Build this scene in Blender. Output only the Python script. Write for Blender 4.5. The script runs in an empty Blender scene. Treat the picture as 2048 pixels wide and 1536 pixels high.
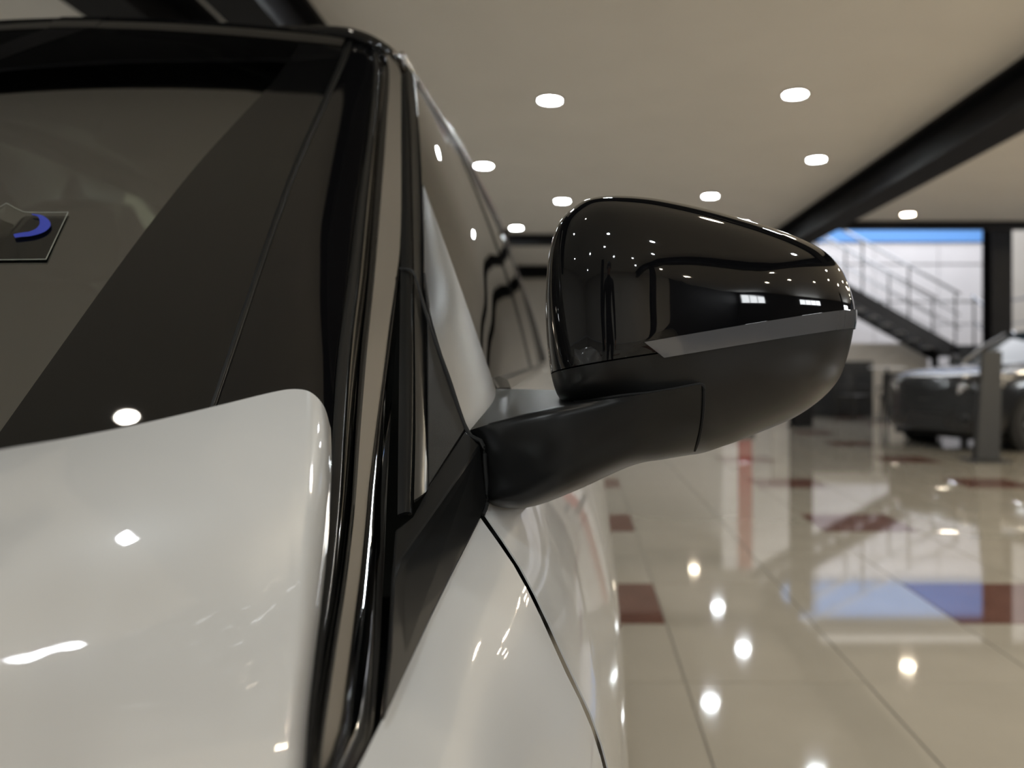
import bpy, bmesh, math, random
from mathutils import Vector, Matrix
random.seed(4)
C = bpy.context.scene.collection
SC = bpy.context.scene
F, VX, VY, CH = 1590.0, 1163.0, 732.0, 1.05      # focal length in px, vanishing point, eye height

# ------------------------------------------------------------------ camera
cam = bpy.data.cameras.new('camera')
cam.sensor_width = 36.0
cam.lens = F / 2048 * 36
cam.shift_x = -(VX - 1024) / 2048
cam.shift_y = -(768 - VY) / 2048
cam.clip_start = 0.02
cam.dof.use_dof = True
cam.dof.focus_distance = 0.60
cam.dof.aperture_fstop = 4.6
cam.dof.aperture_blades = 0
camo = bpy.data.objects.new('camera', cam)
camo.location = (0, 0, CH)
camo.rotation_euler = (math.pi / 2, 0, 0)
C.objects.link(camo)
SC.camera = camo

# ------------------------------------------------------------------ world, exposure
w = bpy.data.worlds.new('world')
w.use_nodes = True
w.node_tree.nodes['Background'].inputs[0].default_value = (0.75, 0.85, 1.0, 1)
w.node_tree.nodes['Background'].inputs[1].default_value = 1.0
SC.world = w
SC.view_settings.view_transform = 'Standard'
SC.view_settings.look = 'None'
SC.view_settings.gamma = 1.0
SC.view_settings.exposure = 1.09
LAMP_L = 78.0          # radiance of a ceiling downlight
COOL = (0.90, 0.97, 1.0)
WARM = (1.0, 0.86, 0.64)
RLAMP = 0.085
CEIL = 3.20


def arealight(name, loc, size, power, col, rot=(0, 0, 0), shape='DISK', sy=None):
    l = bpy.data.lights.new(name, 'AREA')
    l.shape = shape
    l.size = size
    if sy:
        l.size_y = sy
    l.energy = power
    l.color = col
    o = bpy.data.objects.new(name, l)
    o.location = loc
    o.rotation_euler = rot
    C.objects.link(o)
    return o


P_LAMP = LAMP_L * math.pi * math.pi * RLAMP ** 2
# area light added over the stair hall to brighten its white wall
arealight('hall_fill', (7.2, 15.6, 6.3), 6.5, 175, (0.93, 0.95, 1.0), shape='RECTANGLE', sy=4.5)
# downlights of the bays that the photograph does not look at
for yy, off in ((3.55, 0), (1.2, 1), (-1.3, 0), (-3.2, 1), (-5.1, 0), (-7.0, 1)):
    for sx in (-1, 1):
        d = 1.735 if off else 0.965
        if yy == 1.2 or (yy == 3.55 and sx < 0):
            continue
        arealight('unseen_downlight', (0.695 + sx * d, yy, CEIL - 0.02), 2 * RLAMP, P_LAMP * (1.8 if yy < 0 else 1), COOL)
arealight('spot_downlight', (-1.075, .69, CEIL - 0.02), .08, P_LAMP * .22, (1, .93, .8))
arealight('unseen_downlight', (.08, 3.55, CEIL - 0.02), 2 * RLAMP, P_LAMP, COOL)
for lx, ly, lc in ((6.5, 10.2, WARM), (8.4, 10.2, WARM), (7.3, 11.3, WARM), (9.3, 11.3, WARM), (7.4, 9.2, WARM), (1.2, 1.84, WARM), (1.9, 3.96, WARM), (2.43, 1.2, COOL)):  # lamps beyond the right beam are added out of view to lift that ceiling
    arealight('unseen_downlight', (lx, ly, CEIL - 0.02), 2 * RLAMP, P_LAMP, lc)
for yy, off in ((14.0, 0), (12.1, 1), (10.2, 0), (8.3, 1), (6.3, 0), (4.4, 1), (2.5, 0), (0.6, 1), (-1.3, 0), (-3.2, 1), (-6, 0)):
    d = 1.3
    arealight('unseen_downlight', (-4.3 + (d if off else -d), yy, CEIL - 0.02), 2 * RLAMP, P_LAMP * 2.2, COOL)
    if yy < 9:
        for sx in ((1,) if yy > 7 else (-1, 1)):
            arealight('warm_downlight', (5.5 + sx * (1.7 if off else 0.95), yy, CEIL - 0.02), 2 * RLAMP, P_LAMP * 3.2, WARM)


# ------------------------------------------------------------------ helpers
def P(px, py, Y):
    return Vector(((px - VX) / F * Y, Y, CH - (py - VY) / F * Y))


def cr(p0, p1, p2, p3, t):
    return 0.5 * ((2 * p1) + (p2 - p0) * t + (2 * p0 - 5 * p1 + 4 * p2 - p3) * t * t + (3 * p1 - p0 - 3 * p2 + p3) * t ** 3)


def spline(pts, n, closed=False):
    """n points along a Catmull-Rom curve through pts, evenly by arc length"""
    pts = [Vector(p) for p in pts]
    m = len(pts)
    if m == 2:
        return [pts[0].lerp(pts[1], i / (n - 1)) for i in range(n)]
    dense = []
    segs = m if closed else m - 1
    for i in range(segs):
        if closed:
            a, b, c, d = pts[(i - 1) % m], pts[i], pts[(i + 1) % m], pts[(i + 2) % m]
        else:
            b, c = pts[i], pts[i + 1]
            a = pts[i - 1] if i else 2 * b - c
            d = pts[i + 2] if i + 2 < m else 2 * c - b
        for k in range(16):
            dense.append(cr(a, b, c, d, k / 16))
    dense.append(pts[0] if closed else pts[-1])
    L = [0]
    for i in range(1, len(dense)):
        L.append(L[-1] + (dense[i] - dense[i - 1]).length)
    out, j = [], 0
    for i in range(n):
        s = L[-1] * i / (n if closed else n - 1)
        while j < len(L) - 2 and L[j + 1] < s:
            j += 1
        t = (s - L[j]) / max(1e-9, L[j + 1] - L[j])
        out.append(dense[j].lerp(dense[j + 1], min(1, t)))
    return out


def nat(pts, per):
    """Catmull-Rom that keeps the control points' own parameter: per steps to a span"""
    pts = [Vector(p) for p in pts]
    m, out = len(pts), []
    for i in range(m - 1):
        b, c = pts[i], pts[i + 1]
        a = pts[i - 1] if i else 2 * b - c
        d = pts[i + 2] if i + 2 < m else 2 * c - b
        for k in range(per):
            out.append(cr(a, b, c, d, k / per))
    out.append(pts[-1])
    return out


class MB:
    def __init__(s):
        s.v, s.f, s.m = [], [], []

    def add(s, verts, faces, mi=0):
        o = len(s.v)
        s.v += [Vector(p) for p in verts]
        s.f += [tuple(i + o for i in f) for f in faces]
        s.m += [mi] * len(faces)
        return s

    def grid(s, rows, mi=0, closed=False):
        n = len(rows[0])
        fs = []
        for i in range(len(rows) - 1):
            for j in range(n if closed else n - 1):
                k = (j + 1) % n
                fs.append((i * n + j, i * n + k, (i + 1) * n + k, (i + 1) * n + j))
        return s.add([p for r in rows for p in r], fs, mi)

    def box(s, a, b, mi=0, rot=None, bev=0):
        x0, y0, z0 = a
        x1, y1, z1 = b
        vs = [Vector(p) for p in ((x0, y0, z0), (x1, y0, z0), (x1, y1, z0), (x0, y1, z0), (x0, y0, z1), (x1, y0, z1), (x1, y1, z1), (x0, y1, z1))]
        if rot:
            vs = [rot @ p for p in vs]
        return s.add(vs, [(0, 3, 2, 1), (4, 5, 6, 7), (0, 1, 5, 4), (1, 2, 6, 5), (2, 3, 7, 6), (3, 0, 4, 7)], mi)

    def tube(s, path, r, n=10, mi=0, cap=True, sq=False):
        path = [Vector(p) for p in path]
        rows = []
        for i, p in enumerate(path):
            t = (path[min(i + 1, len(path) - 1)] - path[max(i - 1, 0)]).normalized()
            up = Vector((0, 0, 1)) if abs(t.z) < .9 else Vector((0, 1, 0))
            a = t.cross(up).normalized()
            b = t.cross(a).normalized()
            rr = r[i] if isinstance(r, (list, tuple)) else r
            ph = math.pi / n if sq else 0
            rows.append([p + (a * math.cos(2 * math.pi * k / n + ph) + b * math.sin(2 * math.pi * k / n + ph)) * rr for k in range(n)])
        s.grid(rows, mi, closed=True)
        if cap:
            o = len(s.v)
            s.v += rows[0] + rows[-1]
            s.f += [tuple(o + k for k in range(n)), tuple(o + n + k for k in reversed(range(n)))]
            s.m += [mi, mi]
        return s

    def lathe(s, prof, n=32, mat=None, mi=0):
        rows = [[Vector((r * math.cos(2 * math.pi * k / n), r * math.sin(2 * math.pi * k / n), z)) for k in range(n)] for r, z in prof]
        if mat:
            rows = [[mat @ p for p in r] for r in rows]
        return s.grid(rows, mi, closed=True)

    def build(s, name, mat, parent=None, org=None, out=None, thick=0, smooth=True, ang=40, bevel=0, weld=True):
        me = bpy.data.meshes.new(name)
        org = org or Vector((0, 0, 0))
        me.from_pydata([tuple(p - org) for p in s.v], [], s.f)
        mats = mat if isinstance(mat, (list, tuple)) else [mat]
        for q in mats:
            me.materials.append(q)
        for p, mi in zip(me.polygons, s.m):
            p.material_index = mi
        bm = bmesh.new()
        bm.from_mesh(me)
        if weld:
            bmesh.ops.remove_doubles(bm, verts=bm.verts, dist=1e-5)
        if out is None:
            bmesh.ops.recalc_face_normals(bm, faces=bm.faces)
        else:
            bmesh.ops.recalc_face_normals(bm, faces=bm.faces)
            o = Vector(out)
            tot = sum((f.normal.dot(o) * f.calc_area() for f in bm.faces))
            if tot < 0:
                bmesh.ops.reverse_faces(bm, faces=bm.faces)
        if thick:
            bm.normal_update()
            vs, fs = list(bm.verts), list(bm.faces)
            bd = [(e.link_loops[0].vert, e.link_loops[0].link_loop_next.vert, e.link_faces[0].material_index) for e in bm.edges if e.is_boundary]
            nv = {q: bm.verts.new(q.co - q.normal * thick) for q in vs}
            for f in fs:
                g = bm.faces.new([nv[q] for q in reversed(f.verts)])
                g.material_index = f.material_index
            for p, q, mi in bd:
                g = bm.faces.new((q, p, nv[p], nv[q]))
                g.material_index = mi
            bm.normal_update()
        bm.to_mesh(me)
        bm.free()
        if smooth:
            me.polygons.foreach_set('use_smooth', [True] * len(me.polygons))
            me.set_sharp_from_angle(angle=math.radians(ang))
        ob = bpy.data.objects.new(name, me)
        C.objects.link(ob)
        if parent:
            ob.parent = parent
        if bevel:
            b = ob.modifiers.new('bevel', 'BEVEL')
            b.width = bevel
            b.segments = 2
            b.limit_method = 'ANGLE'
        return ob


def tag(o, label=None, cat=None, group=None, kind=None):
    for k, v in (('label', label), ('category', cat), ('group', group), ('kind', kind)):
        if v:
            o[k] = v
    return o


def empty(name, loc=(0, 0, 0), parent=None, rz=0):
    o = bpy.data.objects.new(name, None)
    o.empty_display_size = .05
    C.objects.link(o)
    o.location = loc
    o.rotation_euler = (0, 0, rz)
    if parent:
        o.parent = parent
    return o


def copy_tree(o, parent=None):
    c = o.copy()
    C.objects.link(c)
    if parent:
        c.parent = parent
    for ch in list(o.children):
        copy_tree(ch, c)
    return c


def mat(name, col, rough=.5, metal=0, coat=0, emis=None, es=0, noise=None, spec=.5, bump=None, coat_rough=.03, ior=1.5):
    m = bpy.data.materials.new(name)
    m.use_nodes = True
    nt = m.node_tree
    b = nt.nodes['Principled BSDF']
    b.inputs['Base Color'].default_value = (*col, 1)
    b.inputs['Roughness'].default_value = rough
    b.inputs['Metallic'].default_value = metal
    b.inputs['Coat Weight'].default_value = coat
    b.inputs['Coat Roughness'].default_value = coat_rough
    b.inputs['Specular IOR Level'].default_value = spec
    b.inputs['IOR'].default_value = ior
    if emis:
        b.inputs['Emission Color'].default_value = (*emis, 1)
        b.inputs['Emission Strength'].default_value = es
    if noise:                                # (scale, amount): slight mottling of the colour
        tc = nt.nodes.new('ShaderNodeTexCoord')
        nz = nt.nodes.new('ShaderNodeTexNoise')
        nz.inputs['Scale'].default_value = noise[0]
        nz.inputs['Detail'].default_value = 5
        rm = nt.nodes.new('ShaderNodeValToRGB')
        a = noise[1]
        rm.color_ramp.elements[0].position = .3
        rm.color_ramp.elements[1].position = .7
        rm.color_ramp.elements[0].color = (*[c * (1 - a) for c in col], 1)
        rm.color_ramp.elements[1].color = (*[min(1, c * (1 + a)) for c in col], 1)
        nt.links.new(tc.outputs['Object'], nz.inputs['Vector'])
        nt.links.new(nz.outputs['Fac'], rm.inputs['Fac'])
        nt.links.new(rm.outputs['Color'], b.inputs['Base Color'])
    if bump:                                 # (scale, strength): fine grain
        tc = nt.nodes.new('ShaderNodeTexCoord')
        nz = nt.nodes.new('ShaderNodeTexNoise')
        nz.inputs['Scale'].default_value = bump[0]
        bp = nt.nodes.new('ShaderNodeBump')
        bp.inputs['Strength'].default_value = bump[1]
        bp.inputs['Distance'].default_value = .001
        nt.links.new(tc.outputs['Object'], nz.inputs['Vector'])
        nt.links.new(nz.outputs['Fac'], bp.inputs['Height'])
        nt.links.new(bp.outputs['Normal'], b.inputs['Normal'])
    return m


def glassmat(name, tint, rough=0.0, ior=1.75):
    """thin tinted pane: what passes is tinted, what the surface throws back is untinted"""
    m = bpy.data.materials.new(name)
    m.use_nodes = True
    nt = m.node_tree
    nt.nodes.clear()
    out = nt.nodes.new('ShaderNodeOutputMaterial')
    tr = nt.nodes.new('ShaderNodeBsdfTransparent')
    tr.inputs[0].default_value = (*tint, 1)
    gl = nt.nodes.new('ShaderNodeBsdfGlossy')
    gl.inputs['Roughness'].default_value = rough
    gl.inputs['Color'].default_value = (1, 1, 1, 1)
    fr = nt.nodes.new('ShaderNodeFresnel')
    fr.inputs['IOR'].default_value = ior
    mx = nt.nodes.new('ShaderNodeMixShader')
    nt.links.new(fr.outputs[0], mx.inputs[0])
    nt.links.new(tr.outputs[0], mx.inputs[1])
    nt.links.new(gl.outputs[0], mx.inputs[2])
    nt.links.new(mx.outputs[0], out.inputs[0])
    return m


M = dict(
    white=mat('white_paint', (.465, .465, .465), .35, coat=1.0, bump=(900, .01)),
    gblack=mat('gloss_black', (.003, .003, .0035), .03),
    satin=mat('satin_black', (.006, .006, .006), .34, spec=.32),
    satin2=mat('satin_black_grained', (.012, .012, .012), .42, spec=.25, bump=(2500, .25)),
    rubber=mat('black_rubber', (.005, .005, .005), .32, spec=.26), sail=mat('grey_satin_plastic', (.06, .06, .06), .36, spec=1.0, bump=(2500, .15)),
    dark=mat('dark_void', (.003, .003, .003), .9),
    chrome=mat('chrome', (.72, .72, .73), .07, metal=1),
    darkchrome=mat('dark_chrome', (.46, .45, .43), .12, metal=1),
    satinmetal=mat('satin_metal', (.17, .17, .17), .33, metal=1),
    moldblack=mat('black_satin_molding', (.010, .010, .010), .20, spec=.4),
    frit=mat('black_frit_glass', (.004, .004, .004), .02, ior=1.52),
    glass=glassmat('windscreen_glass', (.26, .32, .27), ior=3.4),
    sideglass=glassmat('privacy_glass', (.10, .10, .11), ior=1.7),
    lens=mat('clear_lens', (.075, .075, .08), .06, coat=1),
    interior=mat('dark_interior', (.012, .013, .012), .8),
    seat=mat('grey_seat', (.05, .055, .05), .8),
    tyre=mat('tyre', (.015, .015, .015), .75),
    alloy=mat('alloy', (.35, .35, .36), .3, metal=1),
    ceil=mat('ceiling_paint', (.90, .87, .82), .75, noise=(1.5, .02)),
    wall=mat('wall_paint', (.74, .70, .64), .7, noise=(2, .03)),
    steel=mat('black_steel', (.008, .008, .010), .6, noise=(6, .2), spec=.2),
    tile=mat('cream_tile', (.285, .262, .222), .055, noise=(3, .05), coat=.3),
    brown=mat('brown_tile', (.115, .058, .046), .05, noise=(5, .12), coat=.2),
    grout=mat('grout', (.20, .18, .15), .8),
    whitewall=mat('white_panel_wall', (.86, .84, .86), .6, noise=(2, .02)), charcoal=mat('charcoal_wall', (.03, .03, .032), .5), skin=mat('skin', (.42, .26, .19), .5), jacket=mat('black_jacket', (.012, .012, .014), .8), trousers=mat('dark_trousers', (.015, .016, .02), .85), hair=mat('dark_hair', (.01, .008, .007), .5), shoe=mat('dark_shoe', (.01, .01, .01), .4),
    blue=mat('blue_banner', (.17, .42, .92), .5),
    stairsteel=mat('stair_black_steel', (.012, .012, .014), .4),
    rail=mat('brushed_rail', (.45, .46, .48), .25, metal=1),
    tread=mat('stair_tread', (.5, .5, .5), .5),
    trim=mat('lamp_trim', (.85, .85, .85), .4),
    lamp=mat('lamp_cool', (.9, .9, .9), .5, emis=COOL, es=LAMP_L),
    lampw=mat('lamp_warm', (.9, .9, .9), .5, emis=WARM, es=LAMP_L * .6),
    window=mat('daylit_pane', (.8, .8, .8), .2, emis=(.93, .97, 1.0), es=9.0),
    carpaint=mat('dark_metallic', (.012, .013, .015), .2, coat=.6),
    carglass=mat('car_glass', (.01, .02, .03), .03),
    headlamp=mat('headlamp', (.6, .6, .62), .1, metal=.6, coat=1),
    plastic=mat('black_plastic', (.018, .018, .018), .5),
    whitetop=mat('white_tabletop', (.8, .78, .76), .35),
    red=mat('red_print', (.40, .08, .07), .5),
    grey=mat('grey_post', (.014, .015, .016), .45),
)

# ------------------------------------------------------------------ room shell
XL, XR, YB, YF = -9.0, 12.0, -9.0, 18.5
VOIDX, VOIDY, VOIDZ = 3.45, 11.9, 6.5


def struct(name, mb, m, **k):
    return tag(mb.build(name, m, smooth=False, **k), kind='structure')


ce = MB().box((XL, YB, CEIL), (XR, VOIDY, CEIL + .12)).box((XL, VOIDY, CEIL), (VOIDX, YF, CEIL + .12))
struct('ceiling', ce, M['ceil'])
struct('ceiling_stair_hall', MB().box((VOIDX, VOIDY, VOIDZ), (XR, YF, VOIDZ + .1)), M['ceil'])
struct('wall_far', MB().box((XL, YF, 0), (XR, YF + .15, VOIDZ)), M['wall'])
struct('wall_left', MB().box((XL - .15, YB, 0), (XL, YF, CEIL)), M['wall'])
struct('wall_right', MB().box((XR, YB, 0), (XR + .15, YF, VOIDZ)), M['charcoal'])
struct('wall_back', MB().box((XL, YB - .15, 0), (XR, YB, CEIL)), M['wall'])
struct('wall_back_corner', MB().box((7.2, YB, 0), (XR, YB + .03, CEIL)), M['charcoal'])
struct('wall_stair_hall_side', MB().box((VOIDX - .1, VOIDY, CEIL + .12), (VOIDX, YF, VOIDZ)), M['wall'])
struct('wall_stair_hall_front', MB().box((VOIDX, VOIDY - .1, CEIL + .12), (XR, VOIDY, VOIDZ)), M['wall'])

# floor: a bed of grout, the tiles nearest one by one, the rest joined
fl = struct('floor', MB().box((XL, YB, -.10), (XR, YF, -.004)), M['grout'])
TS, TX0, TY0 = .6, .345 - .6, 2.64


def tilemesh(name, m):
    g, b, t = .0022, .0015, TS
    vs = [(g, g, -.004), (t - g, g, -.004), (t - g, t - g, -.004), (g, t - g, -.004),
          (g, g, -b), (t - g, g, -b), (t - g, t - g, -b), (g, t - g, -b),
          (g + b, g + b, 0), (t - g - b, g + b, 0), (t - g - b, t - g - b, 0), (g + b, t - g - b, 0)]
    fs = [(8, 9, 10, 11)]
    for k in range(4):
        j = (k + 1) % 4
        fs += [(k, j, 4 + j, 4 + k), (4 + k, 4 + j, 8 + j, 8 + k)]
    me = bpy.data.meshes.new(name)
    me.from_pydata(vs, [], fs)
    me.materials.append(M[m])
    return me, vs, fs


tm, tvs, tfs = tilemesh('tile', 'tile')
bmme, _, _ = tilemesh('brown_tile', 'brown')
far = MB()
i0, i1 = math.floor((XL - TX0) / TS), math.ceil((XR - TX0) / TS)
j0, j1 = math.floor((YB - TY0) / TS), math.ceil((YF - TY0) / TS)
for i in range(i0, i1):
    for j in range(j0, j1):
        x, y = TX0 + i * TS, TY0 + j * TS
        br = i % 3 == 0 and j % 3 == 1
        if x < XL or y < YB or x + TS > XR or y + TS > YF:
            continue
        if -1 <= i <= 11 and -2 <= j <= 13 and x < (y + TS) * .60 + .3:
            o = bpy.data.objects.new('tile', bmme if br else tm)
            C.objects.link(o)
            o.location = (x, y, random.uniform(-.0006, 0))
            o.rotation_euler = (random.uniform(-.0007, .0007), random.uniform(-.0007, .0007), 0)
            o.parent = fl
            if br:
                o['label'] = 'brown tile'
        else:
            far.add([(a + x, b + y, c) for a, b, c in tvs], tfs, 1 if br else 0)
ft = far.build('tile_field', [M['tile'], M['brown']], fl, smooth=False, weld=False)
ft['kind'] = 'stuff'

# steel beams and columns
BD = 1.80 + CH


def ibeam(name, x0, x1, y0, y1, zb=BD, zt=CEIL, along='y'):
    mb = MB()
    t = .035
    mb.box((x0, y0, zb), (x1, y1, zb + t))
    mb.box((x0, y0, zt - t), (x1, y1, zt - .001))
    if along == 'y':
        cx = (x0 + x1) / 2
        mb.box((cx - .04, y0, zb + t), (cx + .04, y1, zt - t))
    else:
        cy = (y0 + y1) / 2
        mb.box((x0, cy - .04, zb + t), (x1, cy + .04, zt - t))
    return struct(name, mb, M['steel'])


ibeam('ceiling_beam_near_car', -1.86, -1.60, 2.9, YF)
ibeam('ceiling_beam_double', -2.56, -2.25, 2.9, YF)
ibeam('ceiling_beam_right', 3.06, 3.40, YB, 13.9)
ibeam('ceiling_beam_cross_far', -1.6, 3.06, 12.95, 13.15, zb=3.03, along='x')
ibeam('ceiling_beam_cross_end', -1.6, 3.06, 17.0, 17.3, zb=2.95, along='x')
ibeam('ceiling_beam_cross_overhead', -8.9, 3.06, 2.22, 3.05, along='x')
ibeam('ceiling_beam_edge', 3.45, XR, 11.78, 11.9, zb=3.08, along='x')
for nm, x, y in (('column_beam_end', 3.62, 13.6), ('column_stair_hall', 6.5, 12.6), ('column_back', 3.1, -5.5), ('column_back_side', -1.9, -5.5), ('column_side', 8.6, 4.5)):
    mb = MB().box((x, y, 0), (x + .09 * 4, y + .36, .02))
    mb.box((x + .02, y + .02, .02), (x + .34, y + .05, CEIL if y < 12 else (CEIL if x < 4 else VOIDZ)))
    mb.box((x + .02, y + .31, .02), (x + .34, y + .34, CEIL if y < 12 else (CEIL if x < 4 else VOIDZ)))
    mb.box((x + .15, y + .05, .02), (x + .21, y + .31, CEIL if y < 12 else (CEIL if x < 4 else VOIDZ)))
    struct(nm, mb, M['steel'])
struct('baseboard_far', MB().box((XL, YF - .015, 0), (XR, YF, .10)), M['steel'])

# daylit windows behind and beside the photographer (seen in the reflections)
wn = 0


def window(x, y, z, wd, ht, axis, cols=3):
    global wn
    wn += 1
    r = empty('window_%d' % wn, (x, y, z))
    tag(r, kind='structure')
    fw = .05
    mb = MB()
    for k in range(cols + 1):
        u = k * wd / cols
        mb.box((u - fw / 2, -.03, 0), (u + fw / 2, .03, ht))
    mb.box((0, -.03, -fw), (wd, .03, 0)).box((0, -.03, ht), (wd, .03, ht + fw))
    mb.build('window_frame', M['steel'], r, smooth=False)
    for k in range(cols):
        u = k * wd / cols
        MB().box((u + fw / 2, -.012, 0), (u + wd / cols - fw / 2, .012, ht)).build('pane', M['window'], r, smooth=False)
    if axis == 'x':
        r.rotation_euler = (0, 0, math.pi / 2)
    return r


window(XR - .04, -8.7, 2.35, 2.2, .55, 'x', 3)
window(XR - .04, -2.6, 2.35, 3.0, .55, 'x', 4)
window(XR - .04, 6.6, 2.2, 2.2, .6, 'x', 3)

# stair hall wall: white boards and blue banner
ww = struct('wall_stair_panels', MB().box((5.3, YF - .06, .0), (9.75, YF - .001, 5.2)), M['dark'])
for k in range(4):
    z0 = [0.02, 1.42, 2.55, 3.42][k]
    z1 = [1.40, 2.52, 3.39, 3.90][k]
    for q in range(3):
        MB().box((5.3 + q * 1.485 + .008, YF - .085, z0), (5.3 + (q + 1) * 1.485 - .008, YF - .055, z1)).build('panel', M['whitewall'], ww, smooth=False)
bn = MB().box((4.6, YF - .13, 3.92), (9.5, YF - .10, 4.75)).build('banner', M['blue'], smooth=False, bevel=.004)
tag(bn, 'plain blue banner stretched across the top of the white stair wall', 'banner')

# ------------------------------------------------------------------ ceiling lamps in view
vis = [
    (-1.04, 4.40, 'c', 'ceiling lamp shining just over the car roof corner, cut by the top of the frame'),
    (-.253, 6.39, 'c', 'large round ceiling lamp above the gap between car roof and wing mirror'),
    (-1.045, 8.48, 'c', 'round ceiling lamp touching the chrome roof line of the white car'),
    (-.25, 10.3, 'c', 'round ceiling lamp beside the upper corner of the black wing mirror'),
    (-1.01, 12.3, 'c', 'small far ceiling lamp low beside the car roof, just before the far cross beam'),
    (1.68, 6.25, 'c', 'largest round ceiling lamp, alone high above the wing mirror'),
    (2.43, 8.22, 'c', 'round ceiling lamp closest to the long black steel beam'),
    (1.62, 10.0, 'c', 'round ceiling lamp hovering right over the top edge of the wing mirror'),
    (2.42, 11.9, 'c', 'ceiling lamp hidden behind the mirror, showing on the floor as a white spot'),
    (2.40, 14.0, 'c', 'farther ceiling lamp hidden behind the mirror, showing on the floor as a small white spot'),
    (2.35, 16.6, 'w', 'warm ceiling lamp hidden behind the mirror, showing as the highest yellow floor spot'),
    (4.60, 11.2, 'w', 'warm yellow ceiling lamp above the blue banner beyond the steel beam'),
]
lamp0 = {}


def ceiling_lamp(x, y, kind, label):
    if kind in lamp0:
        r = copy_tree(lamp0[kind])
    else:
        r = empty('ceiling_lamp')
        lamp0[kind] = r
        R = RLAMP
        MB().lathe([(R + .002, -.012), (R + .004, -.02), (R + .02, -.012), (R + .022, -.0005), (R + .002, -.0005), (R + .002, -.012)], 40).build('trim_ring', M['trim'], r)
        MB().lathe([(.0005, -.014), (R * .7, -.0138), (R + .001, -.012), (R + .001, -.002), (.0005, -.002)], 40).build('diffuser', M['lamp' if kind == 'c' else 'lampw'], r)
    r.location = (x, y, CEIL)
    tag(r, label, 'ceiling lamp', 'round ceiling lamps')
    return r


for a in vis:
    ceiling_lamp(*a)

# ------------------------------------------------------------------ the white car
ORG = Vector((-.85, 1.9, 0))
car = empty('white_car', ORG)
tag(car, 'white car with black pillars, chrome window trim and a black wing mirror, seen close up', 'car')
OUT = Vector((.55, -.55, .6))


def cbuild(mb, name, m, out=OUT, thick=.002, parent=None, **k):
    return mb.build(name, M[m], parent or car, ORG, out=out, thick=thick, **k)


def W(X, Y, wz):
    return Vector((X, Y, CH + wz))


def strip(name, left, right, m, h=.3, n=9, nv=60, thick=.0025, bul=OUT, parent=None, skew=0):
    L = spline([P(*q) for q in left], nv)
    R = spline([P(*q) for q in right], nv)
    b = Vector(bul).normalized()
    rows = []
    for i, (a, c) in enumerate(zip(L, R)):
        wd = (c - a).length
        row = []
        for k in range(n):
            t = k / (n - 1)
            t2 = t
            t = t ** (1 - skew)
            e = math.sqrt(max(0, 1 - (2 * t - 1) ** 2)) * .5 + .5 * 4 * t * (1 - t)
            row.append(a.lerp(c, t2) + b * (h * wd * e))
        rows.append(row)
    return cbuild(MB().grid(rows), name, m, thick=thick, parent=parent)


# hood / bonnet
def hood_pts():
    top = [(-420, 985, .25), (-150, 925, .30), (0, 890, .34), (150, 865, .385), (300, 836, .43), (450, 801, .475), (545, 778, .503), (590, 771, .515), (625, 777, .521), (652, 805, .526), (666, 850, .528)]
    pys = [0, .06, .14, .26, .4, .55, .7, .85, 1.0, 1.25, 1.6]
    edge = [(850, 666), (1000, 661), (1150, 649), (1300, 631), (1400, 618), (1536, 609), (2000, 575)]

    def redge(py):
        for (a, xa), (b, xb) in zip(edge, edge[1:]):
            if py <= b:
                return xa + (xb - xa) * (py - a) / (b - a)
        return edge[-1][1]
    rows = []
    for s in pys:
        row = []
        for (px, py0, Y0) in top:
            k0 = (py0 - VY) / F
            py = py0 + (1536 - py0) * s if s <= 1 else 1536 + (s - 1) * 900
            k = (py - VY) / F
            m = .69
            Y = Y0 * (k0 + m) / (m + k)
            wgt = max(0, (px - 300) / 366) ** 1.5
            x = px + (redge(max(850, py)) - 666) * wgt
            p = P(x, py, Y)
            nb = Vector((.565, -.227, .79))
            p += nb * (.021 * (1 - max(0, min(1, (px - 100) / 566)) ** 1.6) * math.sin(math.pi * min(1, s / 1.5)))
            # lip rolls over at the rear edge and at the outer edge
            p -= nb * (.003 * max(0, 1 - s / .10))
            row.append(p)
        rows.append(row)
    return rows


hr = hood_pts()
hr = [nat(r, 6) for r in hr]
cols = [nat([r[j] for r in hr], 5) for j in range(len(hr[0]))]
cbuild(MB().grid(cols), 'bonnet', 'white', thick=.006, out=(.5, -.2, .8))

# fender
def prof(lst, n=26):
    return spline(lst, n)


fp = [prof([W(-.118, .10, -.215), W(-.07, .10, -.245), W(-.03, .10, -.30), (.01, .10, CH - .39), (.025, .10, CH - .48), (.025, .10, CH - .62)]),
      prof([P(640, 1680, .30), W(-.06, .3, -.208), W(-.02, .3, -.268), W(.018, .3, -.36), W(.035, .3, -.46), W(.035, .3, -.62)]),
      prof([P(783, 1402, .40), W(-.060, .40, -.197), W(-.022, .40, -.256), W(.018, .4, -.345), W(.04, .4, -.46), W(.04, .4, -.62)]),
      prof([P(880, 1197, .50), W(-.058, .5, -.178), W(-.022, .5, -.236), W(.016, .5, -.318), W(.045, .5, -.46), W(.045, .5, -.62)]),
      prof([P(961, 1036, .60), P(1040, 1152, .589), P(1120, 1321, .579), P(1207, 1536, .572), W(.048, .565, -.46), W(.05, .565, -.62)])]
fcols = [nat([r[j] for r in fp], 8) for j in range(26)]
cbuild(MB().grid(fcols), 'fender', 'white', thick=.0015, out=(1, -.2, .3))

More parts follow.
